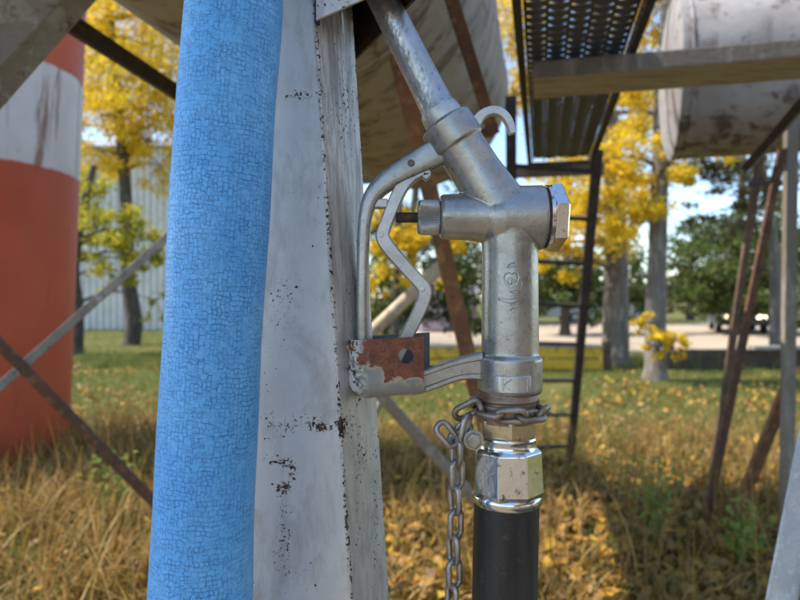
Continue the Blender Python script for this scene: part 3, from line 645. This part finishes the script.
# near galvanised angle leg
ang = thing('angle_iron_leg', Vector((P(640,0,.95).x,.95,0)), 'pale galvanised angle-iron leg at the lower right edge, close to the viewer', 'steel leg')
g0, g1 = P(822,380,.97), P(777,610,.93); dirg = (g1-g0).normalized(); g2 = g1 + dirg*((0-g1.z)/dirg.z); g3 = g0 - dirg*.25
ang.location = (g2.x, g2.y, 0)
MB().bar(g3, g2, .026, .004, (0.45,1,0)).build('flange', M['galv'], ang, bevel=.001)
off = Vector((.010,.003,0)); MB().bar(g3+off+Vector((.012,.022,0)), g2+off+Vector((.012,.022,0)), .004, .05, (-.35,1,0)).build('flange', M['galv'], ang, bevel=.001)

shade_tank = tank('storage_tank', S(-2.2,1.72,.62), U, 3.0, .72, M['tank_tan'], 'added unseen tank beyond the right edge of the view, blocking light from the right', (.4,1.5,2.6), .10)  # added out of view to block sky light and darken right-facing sides
st3 = thing('shade_tank_saddle', S(-.7,1.72,-H), 'added unseen saddle frame under the light-blocking tank beyond the right edge of the view', 'tank stand')  # added frame holding up the unseen shading tank
for s_ in (-1.8,.4):
    for a_ in (1.2,2.24): MB().bar(S(s_,a_,.16), S(s_,a_*1.0,-H), .07, .07).build('leg', M['rust'], st3)
    MB().box(S(s_,1.72,-.135), 1.2, .08, .08, (RR,U,ZZ)).build('cross_beam', M['rust'], st3)

# ================================================================== striped silo
scx = Vector((-3.66, 4.95, 0)); sil = thing('striped_silo', scx, 'tall rusty-red round tank with one broad white band at the left edge', 'silo')
lean = Vector((.040, 0, 1)).normalized()
sb = MB().lathe(scx, lean, [(0,.815),(.3,.815)] + [(.3+i*.35,.815) for i in range(1,16)], 96); sb.build('shell', M['striped'], sil, smooth=40)
MB().lathe(scx, lean, [(0,.87),(.05,.87),(.055,.815)], 96).build('base_flange', M['rust'], sil, smooth=40)

# ================================================================== far things: buildings, cars, barriers
bld = thing('metal_building', (-12,27,0), 'long white corrugated sheet-metal building behind the left trees', 'building')
pm_ = MB(); prof = []
for i in range(4): prof += [(i*.3,0),(i*.3+.15,0),(i*.3+.17,-.09),(i*.3+.28,-.09)]
prof.append((1.2,0)); n = len(prof)
pm_.add([(x,y,z) for z in (0,8.2) for x,y in prof], [(i,i+1,n+i+1,n+i) for i in range(n-1)])
pmesh = pm_.mesh('panel', M['white_sheet'])
for i in range(17):
    o = link('panel', pmesh, bld); o.location = (-24.5+i*1.206+12, 0, 0)
MB().box((-14.3,31.6,4.08), 20.3, 9, 8.16).build('wall', M['white_sheet'], bld)
rf = MB(); rf.prism([(-24.8,26.7,8.22),(-24.8,31.6,9.8),(-24.8,36.4,8.22)], (20.9,0,0)).build('roof', M['roof_sheet'], bld)
shed = thing('pink_shed', (1.6,26,0), 'small pale pink sheet-metal shed glimpsed behind the trigger lever', 'shed')
sm_ = MB(); sm_.add([(x*.5,y,z) for z in (0,1.55) for x,y in prof], [(i,i+1,n+i+1,n+i) for i in range(n-1)]); sme2 = sm_.mesh('panel', M['pink_sheet'])
for i in range(4): o = link('panel', sme2, shed); o.location = (-.75+i*.6, -.75, .05)
MB().box((2.05,26.0,.80), 2.38, 1.4, 1.5).build('wall', M['pink_sheet'], shed)
MB().prism([(.75,25.1,1.60),(.75,26.9,1.60),(.75,26.0,2.0)], (2.6,0,0)).build('roof', M['roof_sheet'], shed)
yb = thing('yellow_barrier', G(530,11.4), 'low yellow-painted steel barrier lying along the gravel behind the ladder', 'barrier')
xa, xb_ = P(405,0,11.4).x, P(602,0,11.4).x
for z, h in ((.11,.19),(.335,.19)): MB().box(((xa+xb_)/2,11.4,z+.02), xb_-xa, .16, h).build('rail', M['yellow_paint'], yb, bevel=.012)
MB().box(((xa+xb_)/2,11.42,.475), xb_-xa-.05, .24, .05).build('top_rail', M['concrete'], yb, bevel=.008)
for x in (xa, (xa+xb_)/2, xb_+.09): MB().box((x,11.52 if x < xb_ else 11.4,.28), .13, .08 if x < xb_ else .16, .56).build('post', M['brown_timber'], yb, bevel=.01)
tw = thing('timber_edging', G(740,11.8), 'low dark timber edging along the gravel beyond the slanting legs', 'barrier')
xa, xb_ = P(668,0,11.8).x, P(985,0,11.8).x
for z in (.10,.29): MB().box(((xa+xb_)/2,11.8,z), xb_-xa, .11, .175).build('plank', M['brown_timber'], tw, bevel=.012)
MB().box((P(870,0,11.5).x,11.62,.43), 4.4, .20, .07).build('cap_board', M['concrete'], tw, bevel=.008)
for i in range(4): MB().box((xa+.1+i*(xb_-xa-.2)/3,11.91,.22), .12, .10, .44).build('post', M['brown_timber'], tw, bevel=.008)

def car(loc, rz, paint, label, lit=False):
    t = thing('parked_car', loc, label, 'car', 'cars parked on the far gravel'); t.rotation_euler.z = rz
    def loc_build(mb, name, m, par=t, **kw): return link(name, mb.mesh(name, m, (0,0,0), **kw), par)
    def sec(prof, w0, w1, yc):                             # side profile, tapered to the roof
        zmax = max(z for x,z in prof); zmin = min(z for x,z in prof); b_ = MB(); nn = len(prof); vs_ = []
        for sgn in (-1,1): vs_ += [(x, sgn*(w0+(w1-w0)*(z-zmin)/(zmax-zmin)), z) for x,z in prof]
        b_.add(vs_, [tuple(range(nn)), tuple(range(2*nn-1,nn-1,-1))] + [(i,nn+i,nn+(i+1)%nn,(i+1)%nn) for i in range(nn)]); return b_
    loc_build(sec([(-2.2,.32),(-2.22,.72),(-2.05,.95),(-1.0,1.0),(.95,.98),(1.95,.85),(2.2,.68),(2.22,.32)], .90, .86, 0), 'body', M[paint], bevel=.06, seg=3, smooth=50)
    cab = loc_build(sec([(-1.75,.96),(-1.25,1.42),(-.7,1.5),(.15,1.48),(1.0,.97)], .83, .62, 0), 'cabin', M[paint], bevel=.05, seg=3, smooth=50)
    for s in (-1,1):
        for pr in ([(-1.45,1.03),(-1.12,1.38),(-.45,1.41),(-.45,1.03)], [(-.38,1.03),(-.38,1.41),(.10,1.39),(.72,1.03)]):
            g = MB(); g.prism([(x, s*(.80-.40*(z-.96)), z) for x,z in pr], (0,s*.02,0)); loc_build(g, 'window', M['car_glass'], cab)
        for x in (-1.35,1.35):
            w = MB().lathe((x,s*.72,.33), (0,s,0), [(0,.30),(.04,.33),(.17,.33),(.2,.29)], 24); wh = loc_build(w, 'wheel', M['tyre'], t, smooth=40)
            loc_build(MB().lathe((x,s*.915,.33), (0,s,0), [(0,.20),(.015,.18)], 16), 'rim', M['car_silver'], wh)
        loc_build(MB().box((2.19,s*.62,.68), .10, .34, .15), 'headlight', M['lamp' if lit else 'car_glass'], t, bevel=.02)
    g = MB(); g.prism([(.24,-.58,1.46),(.24,.58,1.46),(.99,.72,1.03),(.99,-.72,1.03)], (.02,0,.02)); loc_build(g, 'windscreen', M['car_glass'], cab)
car(G(548,37), R(8), 'car_white', 'white car parked far off, left of the thick grey trunk')
car(G(612,38), R(172), 'car_silver', 'silver car parked far off behind the thick grey trunk')
car(G(736,26), R(-112), 'car_dark', 'dark blue car with a lit headlight, far behind the slanting legs', True)

# ================================================================== trees
def leaves_mesh(name, pos, size, m, flat=0.0):
    """one small folded leaf per position, random attitude"""
    n = len(pos); pos = np.asarray(pos, np.float32); size = np.asarray(size, np.float32)[:,None]
    a = rng.normal(size=(n,3)); a[:,2] *= (1-flat); a /= np.linalg.norm(a,axis=1,keepdims=True)
    bb = rng.normal(size=(n,3)); bb[:,2] *= (1-flat); bb -= a*np.sum(a*bb,axis=1,keepdims=True); bb /= np.linalg.norm(bb,axis=1,keepdims=True)+1e-9
    nn = np.cross(a,bb); v = np.empty((n,4,3),np.float32)
    v[:,0] = pos - a*size*.55; v[:,1] = pos + bb*size*.42 + nn*size*.12; v[:,2] = pos + a*size*.55; v[:,3] = pos - bb*size*.42 + nn*size*.12
    me = bpy.data.meshes.new(name); me.vertices.add(n*4); me.vertices.foreach_set('co', v.ravel())
    base = (np.arange(n)*4)[:,None]; tri = (base + np.array([[0,1,2,0,2,3]])).ravel().astype(np.int32)
    me.loops.add(n*6); me.loops.foreach_set('vertex_index', tri); me.polygons.add(n*2); me.polygons.foreach_set('loop_start', np.arange(n*2,dtype=np.int32)*3)
    me.update(calc_edges=True); me.materials.append(m); return me
def tree(px, d, dia, path, clumps, leaf, bark, label, size=.075, high=None, name='poplar_tree'):
    """path: trunk line in photo coordinates; clumps: px, py, rx, ry, leaves, depth offset"""
    base = G(px, d); t = thing(name, base, label, 'tree', 'trees beyond the tank stands')
    pts = [base] + [P(x,y,d) for x,y in path]; sm = [Vector(p) for p in spline([tuple(p) for p in pts], 6)]; L = len(sm)
    tb = MB(); tb.tube(sm, [dia/2*(1.25 if i == 0 else 1.0)*(1-.62*i/L) for i in range(L)], 14); tr = tb.build('trunk', bark, t, smooth=60)
    allp = []
    cl = list(clumps)
    if high:                                              # crown above the frame
        hx, hy, hr, hn = high
        for _ in range(14): cl.append((hx+random.uniform(-hr,hr), hy+random.uniform(-hr*.8,hr*.5), hr*.4, hr*.35, hn//14, random.uniform(-1,1)*hr/F*d))
    for (x, y, rx, ry, cnt_, dd) in cl:
        c = P(x, y, d+dd); k = d/F; near = min(sm[2:], key=lambda q: (q-c).length + max(0, q.z-c.z)*1.2)
        mid = near.lerp(c, .5) + Vector((random.uniform(-.1,.1), random.uniform(-.1,.1), .12*(c-near).length))
        br = MB(); br.tube([Vector(q) for q in spline([tuple(near),tuple(mid),tuple(c)], 5)], [max(.006,dia*.13*(1-i/12)) for i in range(11)], 6)
        nsub = max(5, cnt_//26)                            # twigs inside the clump give light and dark tufts
        sub = rng.normal(size=(nsub,3))*np.array([rx*k*.78, rx*k*.85, ry*k*.78])
        for s_ in sub[:14]:
            e = c + Vector(s_.tolist()); br.tube([c, c.lerp(e,.5)+Vector((0,0,.03)), e], [.012,.008,.004], 5)
        br.build('limb', bark, t, smooth=60)
        cnt_ = int(cnt_*(4.4 if leaf is M['yellow_leaf'] else 2.8)); w = rng.integers(0, nsub, cnt_); p = np.array(c)[None,:] + sub[w] + rng.normal(size=(cnt_,3))*np.array([rx*k*.24, rx*k*.24, ry*k*.22]); allp.append(p)
    p = np.concatenate(allp); lv = link('crown', leaves_mesh('crown', p - np.array(base), rng.uniform(size*.6, size*1.25, len(p)), leaf), t)
    return t
Y = 'yellow_leaf'
tree(655,10.1,.36,[(656,300),(659,200),(662,100),(668,0),(676,-160),(690,-420)],
  [(600,160,26,20,520,-.3),(640,205,20,16,330,-.4),(668,165,22,15,330,-.5),(690,178,12,9,120,0),(630,110,24,22,480,.3),(650,60,16,20,300,.4),(641,324,9,7,34,-.5),(655,332,12,7,46,-.6),(672,340,9,9,44,-.6),(680,352,5,8,24,-.5),(648,346,7,6,24,-.5),(664,352,5,7,18,-.5),(640,15,24,24,420,.6),(700,60,40,40,600,1.2),(610,205,26,16,380,-.2)],
  M[Y], M['bark'], 'slim grey-trunked tree with a low yellow spray across its trunk, right of the ladder', .062, (690,-230,150,3600))
tree(615,12.5,.58,[(616,300),(616,240),(612,150),(600,40),(590,-120),(580,-360)],
  [(575,205,30,24,560,0),(600,240,32,20,480,-.4),(560,245,20,16,330,-.3),(625,235,18,16,230,.4),(550,265,16,12,200,-.6),(585,165,34,26,560,.7),(570,110,36,30,560,.8),(510,40,26,40,800,.8),(512,95,18,22,330,.5),(620,170,24,20,330,.4),(640,120,24,24,380,.6),(540,0,50,40,700,.8)],
  M[Y], M['bark'], 'thick grey-trunked yellow tree seen just right of the ladder', .066, (560,-220,190,4200))
tree(131,18,.52,[(134,320),(128,280),(127,230),(124,170),(118,100),(110,20),(100,-160)],
  [(110,60,40,34,1000,0),(150,90,34,28,800,-.6),(105,115,32,24,700,-.6),(150,140,26,18,420,0),(95,30,32,26,600,.6),(145,45,28,28,500,.6),(100,150,24,14,300,-.5),(170,70,24,30,600,.3),(90,95,22,22,450,.2),(125,15,30,18,500,0),(172,130,18,20,300,.4),(165,20,26,18,400,.8),(85,60,20,40,500,.8),(140,110,26,22,500,.8),(160,165,18,16,260,.2),(120,170,26,12,260,.5)],
  M[Y], M['dark_bark'], 'yellow tree with a dark bent trunk in front of the white building', .082, (120,-150,150,3000))
tree(76,14.7,.34,[(77,310),(74,270),(80,225),(88,190),(94,165)],
  [(95,215,24,18,420,0),(110,240,24,15,360,-.3),(90,255,20,14,300,0),(135,235,18,14,260,-.2),(150,260,14,10,160,-.2),(85,190,18,14,240,.3),(155,300,9,14,60,-.3),(110,275,16,8,110,-.3)],
  M['lime_leaf'], M['dark_bark'], 'small yellow-green tree beside the red and white silo', .09)
tree(408,15,.30,[(410,290),(412,230),(418,160),(420,60)],
  [(385,285,26,26,900,.5),(420,300,30,18,700,.5),(455,290,24,26,700,.5),(390,240,28,22,700,.6),(450,250,30,20,600,.6),(375,320,18,14,360,.4),(470,320,20,12,300,.6),(430,215,40,20,600,.9)],
  M['green_leaf'], M['dark_bark'], 'dark green bushy tree behind the trigger lever', .10, name='leafy_tree')
tree(395,12,.20,[(396,290),(398,240),(402,180)],
  [(400,255,24,20,150,-.3),(440,262,22,16,170,-.2),(375,230,14,22,100,0),(450,235,16,14,120,0),(420,225,26,14,150,.2),(372,300,10,18,40,0),(400,215,26,14,120,.3)],
  M[Y], M['dark_bark'], 'thin sparse yellow sapling seen between the guard and the nozzle body', .085)
tree(565,23,.4,[(566,290),(568,240),(570,180)],
  [(555,285,18,14,900,0),(580,280,20,16,900,.4),(600,300,18,11,600,.3),(550,305,16,9,500,0),(635,275,12,22,460,.8),(570,260,22,12,600,.5),(640,300,14,9,380,.5)],
  M['green_leaf'], M['dark_bark'], 'round green tree far behind the ladder rungs', .13, name='leafy_tree')
tree(735,24,.5,[(736,300),(738,240),(742,180),(745,100)],
  [(715,245,26,18,1300,0),(750,235,28,20,1300,.5),(700,275,18,14,800,0),(740,280,30,18,1400,-.5),(770,265,22,22,1000,.3),(765,305,26,12,800,0),(725,305,20,9,500,.3),(695,300,14,8,300,0),(800,260,30,40,1500,.4)],
  M['green_leaf'], M['dark_bark'], 'broad dark green tree behind the slanting legs at the right', .14, name='leafy_tree')
tree(776,13,.28,[(776,300),(774,250),(768,200),(758,140),(750,40)],
  [(712,185,26,12,220,0),(705,165,16,12,130,.2),(735,205,22,14,150,.3),(760,180,20,18,170,0),(700,215,16,10,80,.2),(745,170,18,12,110,0),(725,225,20,8,70,0),(790,200,16,30,160,.3)],
  M['olive_leaf'], M['bark'], 'thin bare-limbed tree with sparse dull leaves behind the vertical post', .085, (740,-60,80,1500))
tree(500,34,.5,[(500,280),(500,240),(500,200)], [(480,285,26,16,900,0),(520,275,30,18,900,.5),(545,295,20,9,500,0),(650,300,26,8,600,.5)], M['olive_leaf'], M['dark_bark'], 'hazy olive tree far off behind the nozzle body', .2, name='leafy_tree')
tree(690,40,.5,[(690,285),(692,255),(694,235)], [(675,292,24,9,700,0),(710,288,26,12,800,.5),(770,292,36,10,900,0),(640,296,18,6,400,0)], M['olive_leaf'], M['dark_bark'], 'pale far-off olive tree left of the dark blue car', .2, name='leafy_tree')

# ================================================================== grass, leaves, weeds
def blades(name, base, length, width, lean, m, label, seg=3):
    n = len(base); ang = rng.uniform(0, 2*np.pi, n); dx = np.cos(ang)*lean; dy = np.sin(ang)*lean
    fa = rng.uniform(0, 2*np.pi, n); wx = np.cos(fa); wy = np.sin(fa); rows = seg+1; v = np.empty((n, rows*2, 3), np.float32)
    for r in range(rows):
        t = r/seg; w = width*(1-t)**.7*.5 + .0003; droop = (t**2.2)
        cx = base[:,0] + dx*length*t**1.7; cy = base[:,1] + dy*length*t**1.7; c_z = length*(t - droop*lean*.55)
        v[:,2*r,0] = cx-wx*w; v[:,2*r,1] = cy-wy*w; v[:,2*r,2] = c_z; v[:,2*r+1,0] = cx+wx*w; v[:,2*r+1,1] = cy+wy*w; v[:,2*r+1,2] = c_z
    me = bpy.data.meshes.new(name); me.vertices.add(n*rows*2); me.vertices.foreach_set('co', v.ravel())
    q = np.array([[2*r,2*r+1,2*r+3,2*r+2] for r in range(seg)]).ravel()[None,:]; idx = ((np.arange(n)*rows*2)[:,None]+q).ravel().astype(np.int32)
    me.loops.add(len(idx)); me.loops.foreach_set('vertex_index', idx); me.polygons.add(n*seg); me.polygons.foreach_set('loop_start', np.arange(n*seg,dtype=np.int32)*4)
    me.update(calc_edges=True); me.materials.append(m); o = link(name, me); tag(o, label, 'grass', kind='stuff'); return o
def field(n, d0, d1, spread=.78, clump=0, keep=None):
    d = np.sqrt(rng.uniform(d0*d0, d1*d1, n)); x = rng.uniform(-spread, spread, n)*d
    p = np.stack([x, d], 1)
    if clump:
        c = p[:max(2,n//clump)]; p = c[rng.integers(0,len(c),n)] + rng.normal(size=(n,2))*.06
    if keep is not None: p = p[keep(p)]
    return p
nz = lambda p, s: np.array([noise.noise(Vector((x*s, y*s, 1.7))) for x, y in p])
p = field(24000, 1.6, 6.6, .8, 14, lambda q: rng.uniform(0,1,len(q)) < np.clip(1.3-(q[:,1]-3.6)/3.2,0,1)); left = p[:,0] < -.25*p[:,1]
ln = rng.uniform(.14, .42, len(p))*np.where(left, 1.15, .72)*np.where(p[:,1] < 2.4, .75, 1)
blades('dry_grass', p, ln, rng.uniform(.004,.013,len(p))*np.where(left,1.35,1), rng.uniform(.25,1.0,len(p)), M['dry_grass'], 'tall tan dry grass covering the near ground', 5)
p = field(1500, 2.1, 5.8, .75, 5); blades('grass_stalks', p, rng.uniform(.3,.75,len(p)), rng.uniform(.004,.008,len(p)), rng.uniform(.05,.45,len(p)), M['dry_grass'], 'thin upright pale dry grass stalks', 5)
p = field(100000, 3.4, 15.5, .8, 0, lambda q: (nz(q, .8) > -.38)); blades('green_grass', p, rng.uniform(.03,.12,len(p)), rng.uniform(.006,.013,len(p)), rng.uniform(.3,1.0,len(p)), M['green_grass'], 'short green lawn grass in the middle distance', 2)
p = field(24000, 15.5, 27, .8, 0, lambda q: (q[:,0] < .2)); blades('green_grass', p, rng.uniform(.04,.13,len(p)), rng.uniform(.012,.02,len(p)), rng.uniform(.3,1.0,len(p)), M['green_grass'], 'distant lawn grass in front of the white building', 2)
p = field(7000, 11.6, 14.2, .8, 20); blades('tall_grass', p, rng.uniform(.1,.4,len(p)), rng.uniform(.008,.014,len(p)), rng.uniform(.15,.7,len(p)), M['green_grass'], 'rank uncut grass along the edge of the gravel', 3)
p1 = field(30000, 1.8, 8.5, .8, 0, lambda q: (rng.uniform(0,1,len(q)) < np.clip(1.15-(q[:,1]-2.6)/2.7,0.05,1)) & ((q[:,0] > -.22*q[:,1]) | (rng.uniform(0,1,len(q)) < .3))); p2 = field(9000, 5.0, 14, .8, 0, lambda q: nz(q, .7) > -.15 + (q[:,1]-6)*.05); pp = np.concatenate([p1,p2])
z = np.concatenate([rng.uniform(.01,.10,len(p1)), rng.uniform(.02,.08,len(p2))])
lo_ = link('fallen_leaves', leaves_mesh('fallen_leaves', np.column_stack([pp, z]), rng.uniform(.04,.085,len(pp)), M['litter'], .6)); tag(lo_, 'yellow and brown fallen leaves strewn over the grass', 'leaves', kind='stuff')
def weed(px, d, h, label):
    base = G(px, d); t = thing('green_weed', base, label, 'weed', 'green weeds among the dry grass'); stm = MB(); ps = []
    for k in range(5):
        a = random.uniform(0, 6.28); e = Vector((math.cos(a)*.12, math.sin(a)*.12, h*random.uniform(.7,1)))
        stm.tube([base, base+Vector((e.x*.3,e.y*.3,e.z*.6)), base+e], [.004,.003,.0015], 5)
        for j in range(26): u = random.uniform(.3,1); ps.append(np.array([e.x*u**1.3+random.gauss(0,.04), e.y*u**1.3+random.gauss(0,.04), e.z*u+random.gauss(0,.03)]))
    stm.build('stem', M['weed'], t); link('leaves', leaves_mesh('leaves', ps, rng.uniform(.02,.045,len(ps)), M['weed'], .3), t)
weed(655,3.3,.50,'tall thin green weed standing between the ladder foot and the slanting legs'); weed(735,3.0,.42,'green weed growing at the foot of the slanting legs'); weed(116,3.6,.45,'green weed beside the foot of the red and white silo')
